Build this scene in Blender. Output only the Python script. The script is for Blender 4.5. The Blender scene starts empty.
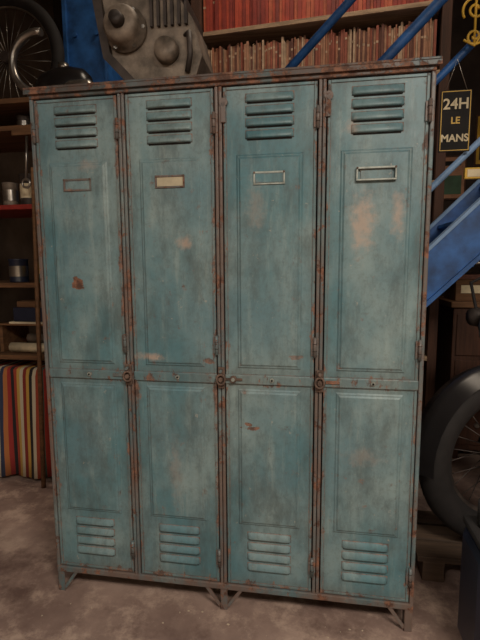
import bpy, bmesh, math, random
from mathutils import Vector, Matrix
random.seed(4)
S = bpy.context.scene
S.view_settings.view_transform = 'Standard'

# ------------------------------------------------------------------ materials
def lin(r, g, b):
    f = lambda c: (c/255/12.92) if c/255 <= .04045 else ((c/255+.055)/1.055)**2.4
    return (f(r), f(g), f(b), 1)

class NT:
    def __init__(s, name):
        s.m = bpy.data.materials.new(name); s.m.use_nodes = True
        s.t = s.m.node_tree; s.b = s.t.nodes['Principled BSDF']
    def n(s, typ, **kw):
        nd = s.t.nodes.new(typ)
        for k, v in kw.items():
            setattr(nd, k, v)
        return nd
    def l(s, a, b): s.t.links.new(a, b)
    def setv(s, sock, v):
        if hasattr(v, 'is_linked') or isinstance(v, bpy.types.NodeSocket): s.l(v, sock)
        else: sock.default_value = v
    def math(s, op, a, b=0.0, clamp=False):
        nd = s.n('ShaderNodeMath', operation=op); nd.use_clamp = clamp
        s.setv(nd.inputs[0], a); s.setv(nd.inputs[1], b); return nd.outputs[0]
    def vmath(s, op, a, b=(0, 0, 0)):
        nd = s.n('ShaderNodeVectorMath', operation=op)
        s.setv(nd.inputs[0], a); s.setv(nd.inputs[1], b)
        return nd.outputs['Value'] if op in ('LENGTH', 'DOT_PRODUCT') else nd.outputs[0]
    def obj(s):
        if not hasattr(s, 'tc'): s.tc = s.n('ShaderNodeTexCoord')
        return s.tc.outputs['Object']
    def noise(s, scale, detail=4, rough=.6, stretch=None, off=(0, 0, 0), out='Fac'):
        v = s.obj()
        mp = s.n('ShaderNodeMapping'); s.l(v, mp.inputs[0])
        mp.inputs['Scale'].default_value = stretch or (1, 1, 1)
        mp.inputs['Location'].default_value = off
        nd = s.n('ShaderNodeTexNoise'); s.l(mp.outputs[0], nd.inputs['Vector'])
        nd.inputs['Scale'].default_value = scale; nd.inputs['Detail'].default_value = detail
        nd.inputs['Roughness'].default_value = rough
        return nd.outputs[out]
    def step(s, v, lo, hi):
        nd = s.n('ShaderNodeMapRange', interpolation_type='SMOOTHSTEP')
        s.setv(nd.inputs['Value'], v); nd.inputs['From Min'].default_value = lo; nd.inputs['From Max'].default_value = hi
        return nd.outputs[0]
    def mix(s, f, a, b):
        nd = s.n('ShaderNodeMix', data_type='RGBA')
        s.setv(nd.inputs[0], f); s.setv(nd.inputs[6], a); s.setv(nd.inputs[7], b); return nd.outputs[2]
    def bump(s, h, strength=.2, dist=.002):
        nd = s.n('ShaderNodeBump'); s.l(h, nd.inputs['Height'])
        nd.inputs['Strength'].default_value = strength; nd.inputs['Distance'].default_value = dist
        s.l(nd.outputs[0], s.b.inputs['Normal'])

def simple(name, col, rough=.6, metal=0., var=.25, scale=8., bump=.0):
    t = NT(name); c = lin(*col)
    d = tuple(x*(1-var) for x in c[:3])+(1,); u = tuple(min(1, x*(1+var)) for x in c[:3])+(1,)
    f = t.step(t.noise(scale, 6), .3, .7)
    t.l(t.mix(f, d, u), t.b.inputs['Base Color'])
    t.b.inputs['Roughness'].default_value = rough; t.b.inputs['Metallic'].default_value = metal
    if bump: t.bump(t.noise(scale*8, 4), bump)
    return t.m

def wood(name, col, axis=0):
    t = NT(name); c = lin(*col); st = [14, 14, 14]; st[axis] = 1
    g = t.noise(3, 6, .7, stretch=tuple(st))
    t.l(t.mix(t.step(g, .3, .7), tuple(x*.45 for x in c[:3])+(1,), c), t.b.inputs['Base Color'])
    t.b.inputs['Roughness'].default_value = .75; t.bump(g, .3, .003); return t.m

# worn teal paint -------------------------------------------------------------
def paint(name, rust_lo, edge_k, spots=(), dark=1.0, brown=0.0, seam=False):
    t = NT(name)
    D = lambda *c: tuple(x*dark for x in lin(*c)[:3])+(1,)
    col = t.mix(t.step(t.noise(2.6, 5, .6), .36, .66), D(92, 122, 130), D(126, 146, 147))
    col = t.mix(t.math('MULTIPLY', t.step(t.noise(3.4, 4, .6, (1, 1, .5), (4, 1, 7)), .46, .68), .8), col, D(68, 112, 122))
    stk = t.step(t.noise(5, 8, .75, (5, 5, .6), (2, 2, 1)), .5, .76)
    col = t.mix(t.math('MULTIPLY', stk, .4), col, D(156, 168, 162))
    grime = t.step(t.noise(6, 9, .75, (1.6, 1.6, .6), (9, 3, 2)), .42, .70)
    col = t.mix(t.math('MULTIPLY', grime, .66), col, D(64, 75, 76))
    fine = t.step(t.noise(60, 6, .8, off=(2, 9, 5)), .46, .7)
    col = t.mix(t.math('MULTIPLY', fine, .32), col, D(76, 81, 77))
    chip = t.step(t.noise(26, 10, .75, off=(5, 5, 5)), .63, .67)
    col = t.mix(t.math('MULTIPLY', chip, .5), col, D(176, 164, 148))
    # fine horizontal and vertical scratches
    sc1 = t.step(t.noise(9, 6, .8, (1, 1, 22), (3, 7, 1)), .68, .72)
    sc2 = t.step(t.noise(9, 6, .8, (22, 1, 1), (1, 7, 4)), .68, .72)
    col = t.mix(t.math('MULTIPLY', t.math('MAXIMUM', sc1, sc2), .3), col, D(168, 170, 160))
    rn = t.noise(11, 12, .78, off=(1, 8, 3))
    rmask = t.step(rn, rust_lo, rust_lo+.035)
    bev = t.n('ShaderNodeBevel', samples=4); bev.inputs['Radius'].default_value = .006
    geo = t.n('ShaderNodeNewGeometry')
    edge = t.math('SUBTRACT', 1.0, t.vmath('DOT_PRODUCT', bev.outputs[0], geo.outputs['Normal']))
    en = t.noise(24, 8, .7, off=(3, 3, 3))
    em = t.step(t.math('ADD', t.math('MULTIPLY', edge, edge_k), en), .60, .74)
    mask = t.math('MAXIMUM', rmask, t.math('MULTIPLY', em, .8))
    if seam:
        # wear concentrates toward each door's vertical edges (column pitch .319 m) and the lock rail
        sx = t.n('ShaderNodeSeparateXYZ'); t.l(t.obj(), sx.inputs[0])
        u = t.math('FRACT', t.math('DIVIDE', t.math('ADD', sx.outputs[0], .945), .319))
        dist = t.math('ABSOLUTE', t.math('SUBTRACT', u, .5))
        near = t.step(dist, .36, .47)
        rail = t.math('SUBTRACT', 1., t.step(t.math('ABSOLUTE', t.math('SUBTRACT', sx.outputs[2], .845)), .015, .05))
        foot = t.math('SUBTRACT', 1., t.step(sx.outputs[2], .10, .16))
        near2 = t.math('MAXIMUM', near, t.math('MAXIMUM', t.math('MULTIPLY', rail, .65), foot))
        sm = t.step(t.math('ADD', t.math('MULTIPLY', near2, .20), t.noise(16, 10, .75, (1, 1, .5), (8, 2, 6))), .675, .725)
        mask = t.math('MAXIMUM', mask, t.math('MULTIPLY', sm, .85))
        col = t.mix(t.math('MULTIPLY', near2, .38), col, D(84, 84, 78))
    dn = t.vmath('SUBTRACT', t.noise(30, 6, .7, out='Color'), (.5, .5, .5))
    rust_c = t.mix(t.step(t.noise(40, 6, .7), .4, .62), lin(78, 54, 44), lin(134, 94, 74))
    for (x, z, rx, rz, kind, k) in spots:
        d = t.vmath('SUBTRACT', t.obj(), (x, 0, z))
        d = t.vmath('MULTIPLY', d, (1/rx, 0, 1/rz))
        d = t.vmath('ADD', d, t.vmath('MULTIPLY', dn, (3.2, 0, 3.2)))
        ln = t.vmath('LENGTH', d)
        if kind == 'p':
            m = t.math('MULTIPLY', t.math('SUBTRACT', 1., t.step(ln, .1, 1.5)), k)
            col = t.mix(m, col, lin(178, 152, 134))
        else:
            m = t.math('MULTIPLY', t.math('SUBTRACT', 1., t.step(ln, .75, 1.)), k)
            mask = t.math('MAXIMUM', mask, m)
    if brown:
        col = t.mix(t.math('MULTIPLY', t.step(t.noise(5, 8, .7, (1, 1, .5), (8, 8, 8)), .34, .58), brown), col, D(120, 94, 82))
    col = t.mix(mask, col, rust_c)
    t.l(col, t.b.inputs['Base Color'])
    t.l(t.math('ADD', t.math('MULTIPLY', mask, .35), .43), t.b.inputs['Roughness'])
    t.b.inputs['Specular IOR Level'].default_value = .42
    h = t.math('ADD', t.math('MULTIPLY', t.noise(4, 3, .5, off=(6, 6, 6)), 1.5), t.math('MULTIPLY', mask, -.08))
    h = t.math('ADD', h, t.math('MULTIPLY', t.step(t.noise(9, 1, .4, off=(2, 6, 9)), .62, .78), -.25))
    t.bump(h, .4, .013)
    return t.m

SP = [(-.805, 1.159, .022, .022, 'r', 1), (.135, 1.345, .032, .085, 'p', .62), (.238, 1.36, .018, .06, 'p', .5),
      (-.422, 1.289, .022, .018, 'p', .6), (-.201, .677, .030, .008, 'r', .9), (-.215, .69, .012, .007, 'r', .9),
      (-.295, 1.634, .010, .07, 'r', .9), (-.56, .91, .05, .012, 'p', .7), (-.35, .90, .02, .014, 'r', .8),
      (-.19, 1.40, .03, .07, 'p', .25), (.022, .72, .007, .08, 'r', .9), (.10, 1.62, .02, .02, 'p', .4),
      (-.925, 1.70, .008, .06, 'r', .8), (.16, .60, .06, .03, 'p', .2), (-.47, .5, .02, .12, 'p', .2),
      (-.06, .92, .02, .008, 'r', .6), (-.75, 1.55, .03, .02, 'p', .3), (.022, 1.62, .008, .09, 'r', .8)]
M_door = paint('worn_teal_paint', .70, .9, SP, seam=True)
M_frame = paint('worn_teal_frame_paint', .53, .9, (), .78, .8)
M_top = paint('rusty_top_paint', .49, 1.0, (), .42, .9)
M_rust = simple('rusted_iron', (98, 80, 70), .8, .2, .5, 40, .4)
M_dark = simple('gap_shade_black', (14, 13, 13), .95)  # near-black painted in for the shade inside slots, gaps and holes
M_card = simple('label_card', (170, 160, 136), .8)
M_steelw = simple('worn_label_steel', (146, 152, 146), .5, .4, .3, 30)
M_inside = simple('locker_interior_paint', (60, 78, 80), .8)

# ------------------------------------------------------------------ mesh builder
class B:
    def __init__(s): s.bm = bmesh.new(); s.mats = []
    def mi(s, m):
        if m not in s.mats: s.mats.append(m)
        return s.mats.index(m)
    def box(s, a, b, mat, rot=None, bev=0.):
        c = [(a[i]+b[i])/2 for i in range(3)]; h = [(b[i]-a[i])/2 for i in range(3)]
        vs = []
        for x in (-1, 1):
            for y in (-1, 1):
                for z in (-1, 1):
                    p = Vector((x*h[0], y*h[1], z*h[2]))
                    if rot is not None: p = rot @ p
                    vs.append(s.bm.verts.new(p+Vector(c)))
        fs = [s.bm.faces.new([vs[i] for i in q]) for q in ((0,1,3,2),(4,6,7,5),(0,4,5,1),(2,3,7,6),(0,2,6,4),(1,5,7,3))]
        k = s.mi(mat)
        for f in fs: f.material_index = k
        if bev:
            es = list({e for f in fs for e in f.edges})
            r = bmesh.ops.bevel(s.bm, geom=es, offset=bev, segments=2, affect='EDGES', profile=.5)
            for f in r['faces']: f.material_index = k
    def frustum(s, x0, x1, z0, z1, yb, yt, slope, mat):
        o = [(x0,z0),(x1,z0),(x1,z1),(x0,z1)]
        i = [(x0+slope,z0+slope),(x1-slope,z0+slope),(x1-slope,z1-slope),(x0+slope,z1-slope)]
        vo = [s.bm.verts.new((x, yb, z)) for x, z in o]; vi = [s.bm.verts.new((x, yt, z)) for x, z in i]
        k = s.mi(mat)
        for j in range(4):
            f = s.bm.faces.new([vo[j], vo[(j+1)%4], vi[(j+1)%4], vi[j]]); f.material_index = k
        f = s.bm.faces.new(vi); f.material_index = k
    def cyl(s, p0, p1, r0, mat, r1=None, seg=20, cap=True):
        p0, p1 = Vector(p0), Vector(p1); d = p1-p0; r1 = r0 if r1 is None else r1
        q = d.to_track_quat('Z', 'Y'); k = s.mi(mat)
        a = [s.bm.verts.new(p0+q@Vector((r0*math.cos(2*math.pi*i/seg), r0*math.sin(2*math.pi*i/seg), 0))) for i in range(seg)]
        b = [s.bm.verts.new(p1+q@Vector((r1*math.cos(2*math.pi*i/seg), r1*math.sin(2*math.pi*i/seg), 0))) for i in range(seg)]
        for i in range(seg):
            f = s.bm.faces.new([a[i], a[(i+1)%seg], b[(i+1)%seg], b[i]]); f.material_index = k; f.smooth = True
        if cap:
            for ring in (a[::-1], b):
                f = s.bm.faces.new(ring); f.material_index = k
    def tube(s, pts, r, mat, seg=8, closed=False):
        pts = [Vector(p) for p in pts]; n = len(pts); k = s.mi(mat); rings = []
        rr = r if isinstance(r, (list, tuple)) else [r]*n
        prev = None
        for i in range(n):
            if closed: t = pts[(i+1)%n]-pts[i-1]
            else: t = pts[min(i+1, n-1)]-pts[max(i-1, 0)]
            t.normalize()
            if prev is None:
                up = Vector((0, 0, 1)) if abs(t.z) < .9 else Vector((1, 0, 0))
                nrm = t.cross(up).normalized()
            else:
                nrm = (prev-t*prev.dot(t)).normalized()
            prev = nrm; bn = t.cross(nrm)
            rings.append([s.bm.verts.new(pts[i]+rr[i]*(nrm*math.cos(2*math.pi*j/seg)+bn*math.sin(2*math.pi*j/seg))) for j in range(seg)])
        m = n if closed else n-1
        for i in range(m):
            a, b = rings[i], rings[(i+1)%n]
            for j in range(seg):
                f = s.bm.faces.new([a[j], a[(j+1)%seg], b[(j+1)%seg], b[j]]); f.material_index = k; f.smooth = True
        if not closed:
            for ring in (rings[0][::-1], rings[-1]):
                f = s.bm.faces.new(ring); f.material_index = k
    def prism(s, poly, y0, y1, mat):
        k = s.mi(mat)
        a = [s.bm.verts.new((x, y0, z)) for x, z in poly]; b = [s.bm.verts.new((x, y1, z)) for x, z in poly]
        n = len(poly)
        for i in range(n):
            f = s.bm.faces.new([a[i], a[(i+1)%n], b[(i+1)%n], b[i]]); f.material_index = k
        for ring in (a[::-1], b):
            f = s.bm.faces.new(ring); f.material_index = k
    def lathe(s, prof, c, mat, axis='Z', seg=28, scale=(1, 1, 1)):
        k = s.mi(mat); c = Vector(c); rings = []
        for r, h in prof:
            ring = []
            for j in range(seg):
                a = 2*math.pi*j/seg; u, v = r*math.cos(a), r*math.sin(a)
                p = {'Z': (u, v, h), 'Y': (u, h, v), 'X': (h, u, v)}[axis]
                ring.append(s.bm.verts.new(c+Vector([p[i]*scale[i] for i in range(3)])))
            rings.append(ring)
        for a, b in zip(rings, rings[1:]):
            for j in range(seg):
                f = s.bm.faces.new([a[j], a[(j+1)%seg], b[(j+1)%seg], b[j]]); f.material_index = k; f.smooth = True
        for ring in (rings[0][::-1], rings[-1]):
            f = s.bm.faces.new(ring); f.material_index = k
    def louver(s, cx, zt, w, h, d, y0, mat):
        k = s.mi(mat); e = .010
        prof = [(0, 0), (.25, .45), (.55, .85), (.8, 1.), (.92, .95), (.97, .55), (1., 0)]
        cols = [(-w/2, 0), (-w/2+e*.5, .65), (-w/2+e, 1), (w/2-e, 1), (w/2-e*.5, .65), (w/2, 0)]
        g = [[s.bm.verts.new((cx+x, y0-.0004-d*f*py, zt-h*pz)) for pz, py in prof] for x, f in cols]
        for a, b in zip(g, g[1:]):
            for i in range(len(prof)-1):
                f = s.bm.faces.new([a[i], a[i+1], b[i+1], b[i]]); f.material_index = k; f.smooth = True
        s.box((cx-w/2+.006, y0-.0012, zt-h-.0045), (cx+w/2-.006, y0, zt-h-.0005), M_dark)  # near-black strip standing in for the shaded slot under the lip
    def done(s, name, parent=None, mat4=None):
        bmesh.ops.recalc_face_normals(s.bm, faces=s.bm.faces)
        if mat4 is not None: s.bm.transform(mat4)
        me = bpy.data.meshes.new(name); s.bm.to_mesh(me); s.bm.free()
        for m in s.mats: me.materials.append(m)
        o = bpy.data.objects.new(name, me); S.collection.objects.link(o)
        if parent: o.parent = parent
        return o
def empty(name, loc=(0, 0, 0)):
    e = bpy.data.objects.new(name, None); S.collection.objects.link(e); e.location = loc; return e

# ------------------------------------------------------------------ room
XL, XR, YF, YB, ZC = -2.7, 2.7, -3.6, 3.2, 4.3
tf = NT('stained_concrete')
c = tf.mix(tf.step(tf.noise(1.6, 8, .65), .35, .65), lin(116, 94, 86), lin(158, 134, 122))
c = tf.mix(tf.math('MULTIPLY', tf.step(tf.noise(6, 10, .75, off=(3, 3, 0)), .46, .66), .75), c, lin(186, 162, 146))
c = tf.mix(tf.math('MULTIPLY', tf.step(tf.noise(2.5, 8, .7, off=(7, 1, 0)), .50, .66), .75), c, lin(84, 62, 56))
c = tf.mix(tf.step(tf.noise(45, 8, .8), .67, .71), c, lin(196, 180, 164))
tf.l(c, tf.b.inputs['Base Color']); tf.b.inputs['Roughness'].default_value = .72
tf.bump(tf.noise(30, 8, .7), .3, .004)
wallm = simple('plaster_wall_paint', (100, 82, 68), .9, 0, .3, 3, .2)
wallb = simple('dark_wall_paint', (50, 39, 34), .9, 0, .4, 3, .2)  # plain darker brown for the back wall
ceilm = simple('ceiling_paint', (150, 140, 128), .9)
def room(name, a, b, m):
    q = B(); q.box(a, b, m); q.done(name)
room('floor', (XL, YF, -.1), (XR, YB, 0), tf.m)
room('ceiling', (XL, YF, ZC), (XR, YB, ZC+.1), ceilm)
room('wall_back', (XL, YB, 0), (XR, YB+.1, ZC), wallb)
wallf = simple('pale_wall_paint', (186, 172, 156), .9)
room('wall_front', (XL, YF-.1, 0), (XR, YF, ZC), wallf)
room('wall_left', (XL-.1, YF, 0), (XL, YB, ZC), wallm)
room('wall_right', (XR, YF, 0), (XR+.1, YB, ZC), wallm)

# ------------------------------------------------------------------ locker
L = empty('metal_locker')
X0, X1, ZB, ZT, DEP = -.945, .331, .08, 1.790, .46
CW = (X1-X0)/4
q = B()
q.box((X0, .012, ZB), (X0+.006, DEP, ZT), M_frame); q.box((X1-.006, .012, ZB), (X1, DEP, ZT), M_frame)
q.box((X0, DEP-.006, ZB), (X1, DEP, ZT), M_inside)
q.box((X0+.006, .012, ZB), (X1-.006, DEP-.006, ZB+.006), M_inside)
q.box((X0+.006, .022, ZB+.02), (X1-.006, .026, ZT-.02), M_dark)      # near-black sheet standing in for interior shade behind door gaps
for k in range(1, 4):
    q.box((X0+CW*k-.003, .026, ZB+.006), (X0+CW*k+.003, DEP-.006, ZT-.006), M_inside)
q.done('carcass', L)
q = B()
q.box((X0-.012, -.016, ZT), (X1+.012, DEP+.004, ZT+.008), M_top, bev=.002)
q.box((X0-.012, -.016, ZT-.014), (X1+.012, -.011, ZT), M_top, bev=.001)
q.box((X0, -.006, ZT-.026), (X1, .020, ZT), M_top, bev=.003)
q.done('top_plate', L)
q = B()
q.box((X0, -.004, ZB), (X0+.013, .020, ZT-.026), M_frame, bev=.003)
q.box((X1-.013, -.004, ZB), (X1, .020, ZT-.026), M_frame, bev=.003)
for k in range(1, 4):
    x = X0+CW*k
    q.box((x-.0115, -.003, ZB+.02), (x-.001, .020, ZT-.026), M_frame, bev=.003)
    q.box((x+.001, -.003, ZB+.02), (x+.0115, .020, ZT-.026), M_frame, bev=.003)
q.box((X0, -.005, ZB), (X1, .020, ZB+.022), M_frame, bev=.003)
q.done('front_frame', L)

ZM = .843
for k in range(4):
    q = B(); x0, x1 = X0+CW*k+.0155, X0+CW*(k+1)-.0155
    z0, z1 = ZB+.026, ZT-.030; cx = (x0+x1)/2; y = .002
    q.box((x0, y, z0), (x1, .018, z1), M_door, bev=.003)
    for a in ((x0, x0+.009, z0, z1), (x1-.009, x1, z0, z1)):
        q.box((a[0], y-.003, a[2]), (a[1], y+.002, a[3]), M_door, bev=.0014)
    q.box((x0+.009, y-.003, z1-.009), (x1-.009, y+.002, z1), M_door, bev=.0014)
    q.box((x0+.009, y-.003, z0), (x1-.009, y+.002, z0+.009), M_door, bev=.0014)
    pw = .098
    for (za, zb) in ((.885, 1.552), (.335, .803)):
        q.frustum(cx-pw-.006, cx+pw+.006, za-.006, zb+.006, y-.0001, y-.0035, .005, M_door)
        q.frustum(cx-pw+.002, cx+pw-.002, za+.002, zb-.002, y-.0034, y-.0075, .006, M_door)
    q.box((x0-.002, y-.007, ZM-.017), (x1+.002, y+.002, ZM+.015), M_door, bev=.003)
    q.cyl((cx+.01, y-.011, ZM), (cx+.01, y, ZM), .007, M_steelw)
    q.cyl((cx+.01, y-.014, ZM), (cx+.01, y-.010, ZM), .003, M_dark)
    lw = .150
    for j in range(4):
        q.louver(cx, 1.738-j*.036, lw, .026, .010, y, M_door)
        q.louver(cx, .304-j*.038, lw, .026, .010, y, M_door)
    q.done('door_%d' % (k+1), L)
    q = B(); zc, hw, hh = 1.484, .049, .020; y = y-.0075
    if k == 0: q.box((cx-hw, y-.002, zc-hh+.004), (cx+hw, y, zc+hh-.004), M_door, bev=.0008)
    if k == 1: q.box((cx-hw+.006, y-.0015, zc-hh+.006), (cx+hw-.006, y, zc+hh-.006), M_card)
    if k == 2:
        q.prism([(cx-hw, zc-hh*.7), (cx+hw, zc-hh*.7), (cx+hw, zc+hh*.6), (cx+hw*.5, zc+hh*.95), (cx-hw*.5, zc+hh*.95), (cx-hw, zc+hh*.6)], y-.003, y, M_door)
    if k == 3: q.box((cx-hw+.004, y-.004, zc-hh+.006), (cx+hw-.004, y, zc+hh-.006), M_door)
    fm = M_frame if k < 2 else M_steelw; dd = .004 if k < 3 else .012
    if k == 3: hw = .058
    q.box((cx-hw, y-dd, zc+hh-.006), (cx+hw, y, zc+hh), fm, bev=.001)
    q.box((cx-hw, y-dd, zc-hh), (cx+hw, y, zc-hh+.005), fm, bev=.001)
    q.box((cx-hw, y-dd, zc-hh+.005), (cx-hw+.005, y, zc+hh-.006), fm, bev=.001)
    q.box((cx+hw-.005, y-dd, zc-hh+.005), (cx+hw, y, zc+hh-.006), fm, bev=.001)
    for sx in (-1, 1):
        q.cyl((cx+sx*(hw-.003), y-dd-.002, zc+hh-.003), (cx+sx*(hw-.003), y, zc+hh-.003), .003, M_rust, seg=10)
    q.done('label_holder_%d' % (k+1), L)

q = B()   # hinges
for k, side in ((0, -1), (1, 1), (2, 1), (3, 1), (4, -1)):
    x = X0+CW*k + (0.0145 if k == 0 else (-.0145 if k == 4 else -.013))
    for z in (1.655, .955, .20):
        if k == 0 and z != 1.655: continue
        q.cyl((x, -.008, z-.032), (x, -.008, z+.032), .0055, M_frame, seg=12)
        for dz in (-.012, .012):
            q.cyl((x, -.008, z+dz-.0008), (x, -.008, z+dz+.0008), .0062, M_dark, seg=12)
        q.box((x-.012, -.0045, z-.028), (x+.012, -.002, z+.028), M_frame, bev=.001)
q.done('hinges', L)
q = B()   # latches on the lock rail
for k, dx in ((1, -.004), (2, .002), (3, .004)):
    x = X0+CW*k+dx
    q.box((x-.012, -.012, ZM-.032), (x+.012, -.004, ZM+.040), M_rust, bev=.003)
    q.tube([(x+.014*math.cos(t*math.pi/8), -.020, ZM+.017*math.sin(t*math.pi/8)) for t in range(16)], .0038, M_rust, 8, True)
    q.cyl((x, -.026, ZM), (x, -.010, ZM), .007, M_rust)
    q.cyl((x, -.028, ZM+.028), (x, -.010, ZM+.028), .005, M_frame)
x = X0+CW*2+.042
q.cyl((x, -.014, ZM), (x, -.004, ZM), .012, M_rust); q.cyl((x, -.018, ZM), (x, -.012, ZM), .006, M_steelw)
q.box((x-.03, -.010, ZM-.004), (x+.03, -.006, ZM+.004), M_rust, bev=.001)
for k in (0, 3):
    x = X0+CW*(k+1)-.04 if k == 0 else X0+CW*3+.045
    q.box((x-.022, -.009, ZM-.005), (x+.022, -.004, ZM+.006), M_frame, bev=.0015)
for k in (2, 3):
    x = X0+CW*k+.018
    q.cyl((x, -.008, 1.715), (x, -.001, 1.715), .013, M_frame)
    q.box((x-.009, -.008, 1.655), (x+.006, -.002, 1.715), M_frame, bev=.001)
q.done('latches', L)
q = B()   # feet with gussets
for x in (X0+.014, (X0+X1)/2, X1-.014):
    for y0 in (-.002, DEP-.03):
        q.box((x-.013, y0, 0), (x+.013, y0+.004, ZB), M_frame, bev=.001)
        q.box((x-.013, y0, 0), (x-.009, y0+.028, ZB), M_frame, bev=.001)
        for sx in (-1, 1):
            if x+sx*.07 < X0 or x+sx*.07 > X1: continue
            p0 = Vector((x+sx*.012, y0+.003, .012)); p1 = Vector((x+sx*.062, y0+.003, ZB+.002)); d = p1-p0
            ang = math.atan2(d.z, d.x); c = (p0+p1)/2; l = d.length/2
            q.box((c.x-l, c.y-.002, c.z-.006), (c.x+l, c.y+.002, c.z+.006), M_frame, rot=Matrix.Rotation(-ang, 3, 'Y'))
q.done('feet', L)

# ------------------------------------------------------------------ common bg materials
M_blue = simple('blue_steel_paint', (38, 88, 150), .5, 0, .45, 9)
M_blue2 = simple('pale_blue_steel_paint', (116, 148, 186), .5, 0, .2, 9)
M_blueD = simple('dark_blue_enamel', (27, 33, 52), .4, 0, .3, 6)
M_blk = simple('black_rubber', (26, 23, 23), .8, 0, .3, 20)
M_blkg = simple('black_enamel', (26, 24, 25), .3)
M_blkm = simple('matt_black_print', (30, 28, 28), .9)
M_chr = simple('dull_chrome', (150, 145, 138), .3, .9, .3, 10)
M_alu = simple('cast_aluminium', (118, 106, 94), .6, .3, .5, 14, .3)
M_aluD = simple('oily_cast_iron', (60, 52, 48), .6, .3, .4, 14, .3)
M_woodD = wood('dark_brown_wood', (84, 52, 36), 2)
M_woodS = wood('pale_shelf_wood', (190, 160, 130), 0)
M_woodM = wood('mid_brown_wood', (120, 84, 54), 0)
M_woodP = wood('dirty_pallet_wood', (84, 66, 52), 0)
M_red = [simple('red_binding_%d' % i, c, .6, 0, .2, 20) for i, c in enumerate([(156, 58, 42), (172, 68, 46), (138, 48, 38), (176, 88, 60), (124, 50, 42)])]
M_mag = [simple('magazine_paper_%d' % i, c, .7, 0, .2, 30) for i, c in enumerate([(168, 124, 98), (146, 80, 62), (186, 160, 134), (104, 64, 52), (156, 104, 78)])]
M_yel = simple('ochre_painted_iron', (200, 160, 50), .5)
M_paper = simple('cream_paper', (214, 200, 168), .8)
M_green = simple('green_tin_paint', (60, 92, 70), .5)
M_rd = simple('red_tin_paint', (140, 44, 38), .45)

# ------------------------------------------------------------------ bookshelf (rotated ~5 deg)
Rz = Matrix.Translation((-.02, 1.50, 0)) @ Matrix.Rotation(math.radians(-5), 4, 'Z')
hw = .68
q = B()
q.box((-hw-.06, -.14, 0), (-hw, .14, 3.1), M_woodD, bev=.003)
q.box((hw, -.14, 0), (hw+.05, .14, 3.1), M_woodD, bev=.003)
shelves = [.15, .65, 1.15, 1.65, 2.23, 2.585, 2.96]
for z in shelves:
    q.box((-hw, -.14, z), (hw, .14, z+.025), M_woodS, bev=.002)
q.box((-hw, .135, .15), (hw, .145, 3.0), M_woodD)
q.done('bookshelf', None, Rz)
def row(name, z, hlo, hhi, mats, wlo, whi):
    q = B(); x = -hw+.01
    while x < hw-.03:
        w = random.uniform(wlo, whi); h = random.uniform(hlo, hhi); m = random.choice(mats); dp = random.uniform(-.12, -.10)
        q.box((x, dp, z), (x+w-.001, .10, z+h), m, bev=.001)
        if random.random() < .45:
            zz = z+h*random.uniform(.6, .85); q.box((x+.0006, dp-.0008, zz), (x+w-.0016, dp, zz+.012), M_mag[2])
        x += w
    q.done(name, None, Rz)
row('red_book_row', 2.6102, .235, .26, M_red, .016, .026)
row('magazine_row', 2.2552, .25, .285, M_mag, .006, .016)
row('magazine_row.001', 1.6752, .24, .28, M_mag, .01, .02)

# ------------------------------------------------------------------ blue staircase
q = B()
def diag(c, x0, x1, y, r, m): q.tube([(x0, y, x0+c), (x1, y, x1+c)], r, m, 10)
xa, xb = -.50, 1.72
for y in (.66, 1.22):
    q.prism([(xa, xa+.56), (xb, xb+.53), (xb, xb+.80), (xa-.28, xa-.28+.80), (xa-.28, 0), (xa+.02, 0)], y, y+.03, M_blue)
    q.prism([(xa-.26, xa-.26+.79), (xb, xb+.79), (xb, xb+.81), (xa-.28, xa-.28+.81)], y-.02, y+.03, M_blue2)
    q.prism([(xa+.1, xa+.1+.56), (xb, xb+.53), (xb, xb+.555), (xa+.1, xa+.1+.585)], y-.02, y+.03, M_blue)
for i in range(1, 12):
    z = .2*i; x = z-.80
    q.box((x+.05, .69, z), (x+.28, 1.22, z+.02), M_blue, bev=.003)
diag(1.058, xa, xb, .64, .014, M_blue2)
diag(1.487, xa, xb, .64, .016, M_blue)
diag(1.79, xa, xb, .64, .022, M_blue)
diag(2.18, xa, xb, .64, .018, M_blue)
for x in (xa, .62+.35, xb-.01):
    q.cyl((x, .64, x+.60), (x, .64, x+2.18), .020, M_blue)
q.box((xb-.02, .64, xb+.60), (2.68, 1.25, xb+.68), M_blue)
for y in (1.2,):
    for x in (xb+.05, 2.6): q.box((x-.03, y-.02, 0), (x+.03, y+.03, xb+.60), M_blue)
q.tube([(2.66, .68, xb+.2), (2.2, .68, xb+.60)], .02, M_blue)   # wall strut carrying the landing's front edge
q.done('blue_staircase')

# sign on the railing
sg = empty('race_poster_sign')
q = B(); dx = -.022; dz_ = -.025
q.box((.510+dx, .600, 1.695+dz_), (.630+dx, .606, 1.935+dz_), M_blkm, bev=.001)
for a, b in (((.514, .5985, 1.699), (.626, .600, 1.702)), ((.514, .5985, 1.928), (.626, .600, 1.931)), ((.514, .5985, 1.702), (.517, .6, 1.928)), ((.623, .5985, 1.702), (.626, .6, 1.928))):
    q.box((a[0]+dx, a[1], a[2]+dz_), (b[0]+dx, b[1], b[2]+dz_), M_yel)
q.tube([(.530+dx, .603, 1.91), (.57+dx, .609, 2.03), (.61+dx, .603, 1.91)], .0015, M_chr, 6)
q.done('board', sg)
for txt, z, sz, m in (('24H', 1.862, .058, M_paper), ('LE', 1.805, .036, M_yel), ('MANS', 1.735, .040, M_paper)):
    cu = bpy.data.curves.new('lettering', 'FONT'); cu.body = txt; cu.size = sz; cu.align_x = 'CENTER'; cu.extrude = .0005; cu.offset = .001
    o = bpy.data.objects.new('lettering', cu); S.collection.objects.link(o); cu.materials.append(m)
    o.location = (.57+dx, .5985, z+dz_); o.rotation_euler = (math.pi/2, 0, 0); o.parent = sg
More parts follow.
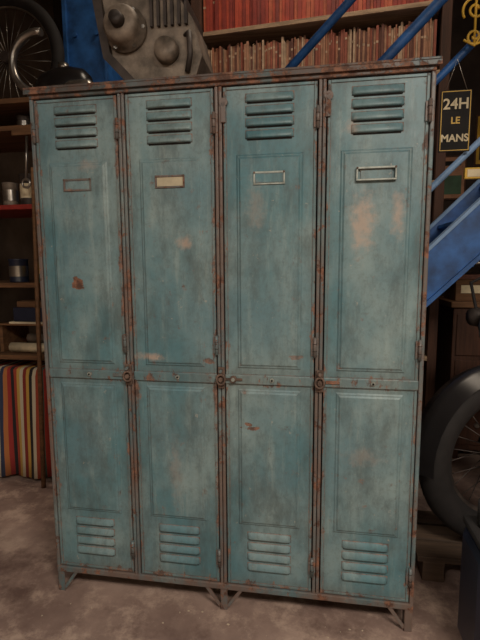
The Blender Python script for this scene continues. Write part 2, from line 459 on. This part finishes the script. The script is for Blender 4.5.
# wrought iron scroll hung on railing
q = B()
YS = .585
def spiral(cx, cz, r0, r1, a0, turns, y=YS):
    n = 40; return [(cx+(r0+(r1-r0)*i/n)*math.cos(a0+turns*2*math.pi*i/n), y, cz+(r0+(r1-r0)*i/n)*math.sin(a0+turns*2*math.pi*i/n)) for i in range(n+1)]
q.tube(spiral(.60, 2.20, .008, .05, 0, 1.6), .005, M_yel)
q.tube(spiral(.60, 2.10, .006, .035, math.pi, 1.6), .005, M_yel)
q.tube([(.65, YS, 2.20), (.655, YS, 2.15), (.60, YS, 2.065), (.56, YS, 2.09)], .005, M_yel)
q.tube([(.60, YS, 2.07), (.60, YS, 2.32), (.60, .612, 2.355)], .005, M_yel)
q.done('wrought_iron_scroll')
q = B(); q.box((.595, .600, 1.56), (.70, .622, 1.605), M_yel, bev=.003); q.box((.605, .598, 1.568), (.69, .600, 1.597), M_paper)
q.done('railing_tag')
# posters on the back wall
for i, (x0, x1, z0, z1, m, m2) in enumerate(((1.05, 1.35, 2.35, 2.75, M_paper, M_rd), (1.42, 1.75, 2.1, 2.55, M_yel, M_blueD), (1.08, 1.36, 1.8, 2.2, M_mag[0], M_green))):
    q = B(); q.box((x0, YB-.012, z0), (x1, YB-.0005, z1), M_woodD, bev=.002); q.box((x0+.015, YB-.014, z0+.015), (x1-.015, YB-.012, z1-.015), m)
    q.box((x0+.04, YB-.015, z0+.05), (x1-.04, YB-.014, z0+.22), m2); q.box((x0+.05, YB-.015, z1-.09), (x1-.05, YB-.014, z1-.05), M_blkm)
    q.done('wall_poster')

# ------------------------------------------------------------------ drawer cabinet with boxes at the back right
q = B()
q.box((.82, 1.45, .06), (1.75, 1.90, .95), M_woodD, bev=.006); q.box((.80, 1.43, .95), (1.77, 1.92, .985), M_woodM, bev=.004)
for r in range(3):
    for c_ in range(3):
        x, z = .84+c_*.305, .10+r*.28
        q.box((x, 1.438, z), (x+.285, 1.45, z+.25), M_woodD, bev=.003); q.cyl((x+.14, 1.42, z+.13), (x+.14, 1.438, z+.13), .014, M_chr)
for x in (.86, 1.70):
    for y in (1.49, 1.86): q.box((x-.03, y-.03, 0), (x+.03, y+.03, .06), M_woodD)
q.done('drawer_cabinet')
def crate(name, x0, x1, y0, y1, z, h, m, m2):
    q = B(); q.box((x0, y0, z), (x1, y1, z+h), m, bev=.004); q.box((x0-.006, y0-.006, z+h*.82), (x1+.006, y1+.006, z+h), m2, bev=.003)
    q.box((x0+.03, y0-.002, z+h*.3), (x1-.03, y0, z+h*.6), M_paper); q.done(name)
crate('cardboard_box', .84, 1.02, 1.5, 1.75, .9855, .16, M_woodM, M_mag[3])
crate('cardboard_box', 1.06, 1.34, 1.5, 1.8, .9855, .13, M_aluD, M_rd)
crate('cardboard_box', 1.40, 1.70, 1.5, 1.8, .9855, .24, M_mag[3], M_woodM)

# ------------------------------------------------------------------ gearbox on locker top
q = B(); zt = ZT+.0085
q.box((-.74, .10, zt), (-.44, .34, zt+.04), M_aluD, bev=.01)
q.prism([(-.76, zt+.36), (-.72, zt+.14), (-.62, zt+.035), (-.42, zt+.035), (-.39, zt+.12), (-.42, zt+.24), (-.50, zt+.36)], .12, .32, M_alu)
q.prism([(-.775, zt+.37), (-.735, zt+.13), (-.63, zt+.02), (-.605, zt+.035), (-.71, zt+.145), (-.745, zt+.37)], .10, .34, M_aluD)
q.lathe([(.0, -.07), (.05, -.07), (.062, -.05), (.062, -.02), (.075, -.015), (.075, .0)], (-.655, .12, zt+.22), M_alu, 'Y')
q.lathe([(.0, -.03), (.02, -.03), (.024, -.0)], (-.655, .05, zt+.22), M_aluD, 'Y')
q.lathe([(.0, -.04), (.035, -.04), (.042, -.02), (.042, 0)], (-.51, .12, zt+.14), M_alu, 'Y')
for i in range(6):
    a = i*math.pi/3; q.cyl((-.655+.066*math.cos(a), .10, zt+.22+.066*math.sin(a)), (-.655+.066*math.cos(a), .12, zt+.22+.066*math.sin(a)), .007, M_chr, seg=6)
for i in range(6): q.box((-.565+i*.024, .105, zt+.22), (-.556+i*.024, .33, zt+.35-i*.010), M_aluD)
for i in range(7):
    q.cyl((-.60+i*.028, .112, zt+.05), (-.60+i*.028, .122, zt+.05), .006, M_chr, seg=6)
q.tube([(-.45, .13, zt+.19), (-.43, .105, zt+.19), (-.425, .10, zt+.12), (-.44, .115, zt+.07)], .010, M_aluD)
q.done('engine_gearbox', None, Matrix.Translation((0, .02, 0)))

# ------------------------------------------------------------------ steel column + left shelving
q = B(); CX = -1.39
q.box((CX-.14, 1.28, 0), (CX-.12, 1.50, ZC), M_blue); q.box((CX+.12, 1.28, 0), (CX+.14, 1.50, ZC), M_blue)
q.box((CX-.12, 1.30, 0), (CX+.12, 1.34, ZC), M_blue); q.box((CX-.17, 1.25, 0), (CX+.17, 1.53, .02), M_blue)
for z in (2.3, 2.6, 2.9):
    for dx in (-.07, .07): q.cyl((CX+dx, 1.285, z), (CX+dx, 1.30, z), .014, M_blue, seg=6)
q.done('steel_column')
q = B()
for x in (-2.25, -1.14):
    for y in (.80, 1.16): q.box((x, y, 0), (x+.04, y+.04, 2.07), M_woodD, bev=.002)
for z in (.70, 1.10, 1.515, 1.915, 2.05):
    q.box((-2.25, .79, z), (-1.10, 1.21, z+.025), M_woodM if z != 1.515 else M_rd, bev=.002)
q.done('storage_shelf')
def can(name, x, y, z, r, h, m, m2=None):
    q = B(); m2 = m2 or M_chr
    q.lathe([(0, 0), (r, 0), (r*1.04, .003), (r, .008), (r, h-.01), (r*1.05, h-.006), (r*1.05, h), (r*.9, h), (r*.88, h-.006), (0, h-.006)], (x, y, z), m)
    q.cyl((x, y, z+h*.25), (x, y, z+h*.7), r*1.012, m2, cap=False); q.done(name)
can('paint_can', -1.36, .90, 1.1255, .055, .15, M_rd, M_paper)
can('paint_can', -1.50, .92, 1.1255, .06, .19, M_green, M_yel)
can('paint_can', -1.66, .90, 1.1255, .05, .13, M_blueD)
can('oil_tin', -1.42, .92, 1.5405, .045, .12, M_yel, M_rd)
can('oil_tin', -1.56, .90, 1.5405, .05, .17, M_aluD, M_paper)
can('glass_jar', -1.28, .90, 1.5405, .04, .11, M_alu, M_paper)
can('glass_jar', -1.68, .90, 1.5405, .04, .13, M_alu)
can('oil_tin', -1.60, .95, 1.9405, .04, .09, M_aluD)
can('paint_can', -1.42, .86, 1.9405, .04, .10, M_rd, M_yel)
q = B()
for i, (y, z, m) in enumerate(((.875, .7545, M_paper), (.975, .7545, M_aluD), (.925, .80, M_alu))):
    q.cyl((-1.72+.04*i, y, z), (-1.24-.03*i, y, z), .026 if i else .027, m); q.cyl((-1.2405-.03*i, y, z), (-1.2395-.03*i, y, z), .016, M_dark)
q.done('paper_rolls')
q = B()
q.box((-1.70, .84, .895), (-1.30, 1.05, .905), M_paper); q.box((-1.68, .85, .905), (-1.34, 1.04, .985), M_blueD, bev=.006); q.box((-1.66, .86, .985), (-1.40, 1.03, 1.02), M_woodM, bev=.004)
q.box((-1.78, .86, .7265), (-1.76, 1.1, .895), M_woodM); q.box((-1.20, .86, .7265), (-1.18, 1.1, .895), M_woodM); q.box((-1.78, .84, .885), (-1.18, 1.1, .895), M_woodM)
q.done('tool_tray')
q = B()
for x0, x1 in ((-1.36, -1.42), (-1.47, -1.45)):
    q.cyl((x0, .72, .0), (x1, .772, 1.72), .012, M_woodM)
q.done('broom_handles')
q = B()
q.cyl((-1.38, .785, 1.60), (-1.40, .785, 1.86), .010, M_woodM); q.box((-1.44, .770, 1.85), (-1.35, .800, 1.885), M_aluD, bev=.004)
q.tube([(-1.48, .78, 1.88), (-1.50, .78, 1.66)], .007, M_chr)
q.tube([(-1.50+.022*math.cos(t*math.pi/8), .78, 1.645+.022*math.sin(t*math.pi/8)) for t in range(16)], .006, M_chr, 8, True)
q.box((-1.56, .772, 1.886), (-1.32, .789, 1.912), M_woodM)
q.done('hanging_tools')
zt2 = 2.0755
q = B()
pts = [(-1.44+.15*math.cos(a), .86, zt2+.19+.15*math.sin(a)) for a in [math.radians(80+i*11) for i in range(17)]]
pts += [(-1.32, .86, zt2+.055), (-1.20, .86, zt2+.05)]
q.tube(pts, .020, M_chr, 12)
q.tube([(-1.30, .86, zt2+.052), (-1.26, .86, zt2+.050), (-1.16, .86, zt2+.05), (-1.14, .86, zt2+.046)], [.024, .04, .04, .02], M_chr, 14)
q.done('exhaust_pipe')
q = B()
q.lathe([(0, -.16), (.05, -.155), (.09, -.12), (.115, -.04), (.12, .04), (.10, .12), (.06, .155), (0, .16)], (-1.38, 1.00, zt2+.11), M_blkg, 'X', scale=(1, .7, .9))
q.cyl((-1.38, 1.00, zt2+.2), (-1.38, 1.00, zt2+.235), .03, M_chr)
q.done('fuel_tank')
q = B(); wx = -1.82
for i in range(26):
    a = 2*math.pi*i/26
    q.tube([(wx+.02*math.cos(a), 1.16, zt2+.36+.02*math.sin(a)), (wx+.285*math.cos(a+.12), 1.16, zt2+.36+.285*math.sin(a+.12))], .002, M_chr, 5)
q.tube([(wx+.29*math.cos(i*math.pi/24), 1.16, zt2+.36+.29*math.sin(i*math.pi/24)) for i in range(48)], .012, M_chr, 8, True)
q.tube([(wx+.32*math.cos(i*math.pi/24), 1.16, zt2+.36+.32*math.sin(i*math.pi/24)) for i in range(48)], .036, M_blk, 12, True)
q.cyl((wx, 1.12, zt2+.36), (wx, 1.20, zt2+.36), .03, M_aluD)
q.done('spoked_wheel')

# ------------------------------------------------------------------ chest with striped blanket
q = B()
q.box((-2.12, .84, 0), (-1.20, 1.14, .60), M_woodM, bev=.005); q.box((-2.13, .83, .60), (-1.19, 1.15, .635), M_woodD, bev=.004)
for x in (-2.0, -1.35): q.box((x, .835, .0), (x+.05, .84, .60), M_woodD)
q.done('wooden_chest')
t = NT('serape_stripes')
sx = t.n('ShaderNodeSeparateXYZ'); t.l(t.obj(), sx.inputs[0])
fr = t.math('FRACT', t.math('MULTIPLY', sx.outputs[0], 3.1))
cr = t.n('ShaderNodeValToRGB'); cr.color_ramp.interpolation = 'CONSTANT'; t.l(fr, cr.inputs[0])
cols = [(128, 44, 38), (190, 150, 70), (40, 34, 36), (190, 178, 154), (146, 62, 42), (70, 88, 76), (160, 54, 46), (120, 42, 40), (190, 178, 152), (46, 54, 78), (170, 106, 60), (150, 50, 46), (40, 36, 38), (160, 66, 48), (190, 156, 80), (190, 180, 156)]
e = cr.color_ramp.elements
e[0].color = lin(*cols[0]); e[1].position = 1/16; e[1].color = lin(*cols[1])
for i in range(2, 16):
    n = e.new(i/16); n.color = lin(*cols[i])
t.l(cr.outputs[0], t.b.inputs['Base Color']); t.b.inputs['Roughness'].default_value = .95
t.bump(t.noise(120, 3, stretch=(1, 1, 4)), .3, .003)
q = B(); k = q.mi(t.m)
prof = [(1.10, .640), (1.0, .640), (.9, .640), (.83, .640), (.815, .632), (.808, .60), (.80, .45), (.792, .3), (.787, .15), (.782, .02)]
nx = 90; g = []
for i in range(nx+1):
    x = -2.10+.93*i/nx
    g.append([q.bm.verts.new((x+.012*math.sin(z*7)*(z < .6), y-(.006+.012*(1-z/.64))*(math.sin(x*31)+.5*math.sin(x*57+1)) if z < .62 else y, z+.004)) for y, z in prof])
for a, b in zip(g, g[1:]):
    for j in range(len(prof)-1):
        f = q.bm.faces.new([a[j], a[j+1], b[j+1], b[j]]); f.material_index = k; f.smooth = True
o = q.done('striped_blanket')
sm = o.modifiers.new('thick', 'SOLIDIFY'); sm.thickness = .004; sm.offset = 1

# ------------------------------------------------------------------ navy tool trolley in front of the motorcycle
q = B(); TH = .42
q.box((.455, -.22, .05), (.96, -.02, TH), M_blueD, bev=.03)
q.box((.461, -.225, TH-.004), (.965, -.015, TH+.02), M_blk, bev=.009)
for i in range(3):
    z = .075+i*.112
    q.box((.485, -.228, z), (.94, -.218, z+.10), M_blueD, bev=.004); q.box((.525, -.240, z+.07), (.90, -.228, z+.082), M_chr, bev=.003)
for x in (.51, .90):
    for y in (-.18, -.06):
        q.cyl((x-.012, y, .025), (x+.012, y, .025), .025, M_blk); q.box((x-.016, y-.01, .025), (x+.016, y+.01, .052), M_aluD)
q.done('tool_trolley')
q = B(); z = TH+.0205; q.cyl((.52, -.08, z), (.52, -.08, z+.075), .035, M_blk); q.cyl((.52, -.08, z+.075), (.52, -.08, z+.1), .014, M_rd); q.done('oil_bottle')

# ------------------------------------------------------------------ motorcycle on a wooden pallet
PZ = .10
q = B()
for i in range(3):
    y0 = .265+i*.120; q.box((.40, y0, PZ-.022), (2.45, y0+.105, PZ), M_woodP, bev=.002)
for x in (.42, 1.38, 2.35): q.box((x, .265, 0), (x+.08, .61, PZ-.022), M_woodP, bev=.002)
q.done('wooden_pallet')
MC = empty('motorcycle')
fx, cy, cz = .86, .46, .301
SC = Matrix.Translation((fx, cy, 0)) @ Matrix.Scale(1.2, 4) @ Matrix.Translation((-fx, -cy, 0))
def wheel(q, x, y, z):
    n = 48
    q.tube([(x+.250*math.cos(2*math.pi*i/n), y, z+.250*math.sin(2*math.pi*i/n)) for i in range(n)], .050, M_blk, 14, True)
    q.tube([(x+.205*math.cos(2*math.pi*i/n), y, z+.205*math.sin(2*math.pi*i/n)) for i in range(n)], .015, M_aluD, 8, True)
    q.cyl((x, y-.05, z), (x, y+.05, z), .035, M_aluD)
    q.lathe([(.05, -.004), (.12, -.004), (.12, .004), (.05, .004)], (x, y-.06, z), M_aluD, 'Y')
    for i in range(28):
        a = 2*math.pi*i/28; s_ = .035 if i % 2 else -.035
        q.tube([(x+.03*math.cos(a), y+s_, z+.03*math.sin(a)), (x+.2*math.cos(a+.25), y, z+.2*math.sin(a+.25))], .0016, M_aluD, 5)
q = B()
wheel(q, fx, cy, cz)
for s_ in (-.085, .085):
    q.tube([(fx, cy+s_, cz), (fx+.10, cy+s_, cz+.25)], .024, M_blkg, 12); q.tube([(fx+.10, cy+s_, cz+.25), (fx+.20, cy+s_, cz+.50)], .017, M_chr, 12)
k = q.mi(M_blkg); g = []
for i in range(21):
    a = math.radians(15+i*8.5)
    g.append([q.bm.verts.new((fx+(.325-.03*abs(j-3)/3)*math.cos(a), cy+(j-3)*.022, cz+(.325-.03*abs(j-3)/3)*math.sin(a))) for j in range(7)])
for a, b in zip(g, g[1:]):
    for j in range(6):
        f = q.bm.faces.new([a[j], a[j+1], b[j+1], b[j]]); f.material_index = k; f.smooth = True
hx = fx-.03
q.lathe([(0, .16), (.06, .14), (.085, .09), (.10, .02), (.105, .0), (.095, -.012)], (hx, cy, cz+.42), M_blkg, 'X')
q.cyl((hx-.016, cy, cz+.42), (hx-.010, cy, cz+.42), .09, M_chr)
q.box((fx+.10, cy-.11, cz+.48), (fx+.25, cy+.11, cz+.505), M_alu, bev=.006)
for s_ in (-.1, .1): q.box((hx+.06, cy+s_-.006, cz+.40), (fx+.20, cy+s_+.006, cz+.44), M_blkg)
q.tube([(fx+.20, cy-.38, cz+.60), (fx+.14, cy-.24, cz+.64), (fx+.16, cy-.06, cz+.54), (fx+.16, cy+.06, cz+.54), (fx+.14, cy+.24, cz+.64), (fx+.20, cy+.38, cz+.60)], .012, M_chr, 10)
for s_ in (-1, 1):
    q.cyl((fx+.155, cy+s_*.28, cz+.63), (fx+.21, cy+s_*.40, cz+.595), .018, M_blk)
    q.tube([(fx+.12, cy+s_*.20, cz+.63), (fx+.02, cy+s_*.27, cz+.63), (fx+.0, cy+s_*.33, cz+.62), (fx+.05, cy+s_*.40, cz+.61)], .008, M_chr)
    q.cyl((fx+.13, cy+s_*.19, cz+.62), (fx+.13, cy+s_*.19, cz+.67), .02, M_blk)
    q.tube([(fx+.14, cy+s_*.2, cz+.62), (fx+.0, cy+s_*.2, cz+.56), (fx+.0, cy+s_*.14, cz+.4), (fx+.2, cy+s_*.08, cz+.3)], .006, M_blk)
    q.lathe([(0, -.03), (.03, -.025), (.035, .0), (.03, .012), (0, .016)], (hx+.04, cy+s_*.17, cz+.44), M_aluD, 'X', seg=16)
    q.tube([(hx+.05, cy+s_*.17, cz+.44), (fx+.12, cy+s_*.09, cz+.44)], .006, M_chr)
piv = Vector((fx+.12, cy, 0))
T = Matrix.Translation(piv) @ Matrix.Rotation(math.radians(20), 4, 'Z') @ Matrix.Translation(-piv)
MOVE = Matrix.Translation((-.13, .01, PZ))
q.done('front_end', MC, MOVE @ SC @ T)
q = B(); rx = fx+1.18
wheel(q, rx, cy, cz)
q.tube([(fx+.20, cy, cz+.46), (fx+.38, cy, cz-.14), (fx+.85, cy, cz-.16), (rx-.32, cy, cz+.18), (fx+.34, cy, cz+.36), (fx+.2, cy, cz+.44)], .018, M_blkg, 10)
for s_ in (-.09, .09): q.tube([(fx+.85, cy+s_*.6, cz-.10), (rx, cy+s_, cz)], .016, M_blkg); q.tube([(rx, cy+s_, cz), (rx-.12, cy+s_, cz+.32)], .02, M_chr)
q.lathe([(0, -.26), (.06, -.24), (.12, -.14), (.14, 0), (.12, .14), (.07, .24), (0, .26)], (fx+.52, cy, cz+.44), M_blueD, 'X', scale=(1, .95, .8))
q.box((fx+.76, cy-.12, cz+.34), (rx+.10, cy+.12, cz+.42), M_blk, bev=.03)
q.box((fx+.42, cy-.14, cz-.20), (fx+.80, cy+.14, cz+.05), M_alu, bev=.04)
for i in range(6): q.box((fx+.46, cy-.10, cz+.06+i*.03), (fx+.66, cy+.10, cz+.07+i*.03), M_aluD, bev=.003)
q.cyl((fx+.56, cy, cz+.02), (fx+.56, cy, cz+.26), .07, M_aluD)
q.lathe([(0, -.02), (.09, -.02), (.10, 0), (.10, .02)], (fx+.70, cy-.145, cz-.07), M_alu, 'Y')
q.tube([(fx+.46, cy-.12, cz+.1), (fx+.34, cy-.17, cz-.02), (fx+.46, cy-.19, cz-.2), (rx-.3, cy-.19, cz-.16), (rx-.1, cy-.19, cz-.1), (rx+.22, cy-.19, cz-.04)], [.02, .02, .022, .035, .045, .04], M_chr, 12)
q.tube([(fx+.8, cy-.06, cz-.15), (fx+.84, cy-.13, cz-.285)], .01, M_blkg)
k = q.mi(M_blueD); g = []
for i in range(18):
    a = math.radians(20+i*8.)
    g.append([q.bm.verts.new((rx+(.325-.02*abs(j-3)/3)*math.cos(a), cy+(j-3)*.024, cz+(.325-.02*abs(j-3)/3)*math.sin(a))) for j in range(7)])
for a, b in zip(g, g[1:]):
    for j in range(6):
        f = q.bm.faces.new([a[j], a[j+1], b[j+1], b[j]]); f.material_index = k; f.smooth = True
q.done('body', MC, MOVE @ SC)

# ------------------------------------------------------------------ floor debris
q = B()
M_chip = simple('pale_grit', (176, 160, 140), .9)
for i in range(22):
    x = random.uniform(-.95, .38); y = random.uniform(-.16, -.02); r = random.uniform(.0015, .004)
    q.lathe([(0, 0), (r, 0), (r*.8, r*.5), (0, r*.6)], (x, y, 0), M_chip, seg=5, scale=(random.uniform(.6, 1.6), 1, 1))
for v in q.bm.verts: v.co.x += random.uniform(-.0008, .0008)
q.done('floor_debris')

# ------------------------------------------------------------------ lights
def lamp(x, y, z, sx, sy, p, col, rot=(0, 0, 0), fixture=True):
    l = bpy.data.lights.new('area', 'AREA'); l.shape = 'RECTANGLE'; l.size = sx; l.size_y = sy; l.energy = p; l.color = col
    o = bpy.data.objects.new('unseen_area_light', l); S.collection.objects.link(o); o.location = (x, y, z-.012); o.rotation_euler = rot
    if fixture:
        q = B(); q.box((x-sx/2-.03, y-sy/2-.03, z), (x+sx/2+.03, y+sy/2+.03, z+.06), M_alu, bev=.01)
        for dx in (-sx/2*.7, sx/2*.7): q.cyl((x+dx, y, z+.06), (x+dx, y, ZC), .004, M_blk, seg=8)
        f = q.done('added_lamp_fixture'); o.parent = f  # housing added to each area light, hung out of view
lamp(1.0, -2.2, 2.7, 1.2, .5, 100, (1., .90, .77))
lamp(-1.0, -2.7, 3.0, 1.3, .5, 34, (1., .92, .82))  # second, weaker lamp added at left, out of view
lamp(0.1, .75, 3.9, 1.2, .25, 23, (1., .84, .66))  # fill light added above to brighten the book rows
w = bpy.data.worlds.new('World'); S.world = w; w.use_nodes = True
w.node_tree.nodes['Background'].inputs[0].default_value = (.5, .5, .55, 1); w.node_tree.nodes['Background'].inputs[1].default_value = .2

# ------------------------------------------------------------------ camera
cam = bpy.data.cameras.new('camera'); co = bpy.data.objects.new('camera', cam); S.collection.objects.link(co)
yaw, pit, rol = math.radians(9.5), math.radians(7.1), .0068
F = Vector((-math.sin(yaw)*math.cos(pit), math.cos(yaw)*math.cos(pit), -math.sin(pit)))
R_ = Vector((math.cos(yaw), math.sin(yaw), 0)); U = R_.cross(F)
X = (R_-rol*U).normalized(); Y = (U+rol*R_).normalized(); Z = -F
m = Matrix((X, Y, Z)).transposed().to_4x4(); m.translation = Vector((0, -1.45, 1.2226))
co.matrix_world = m; cam.lens = 36*455/640; cam.sensor_width = 36; cam.clip_start = .02
S.camera = co
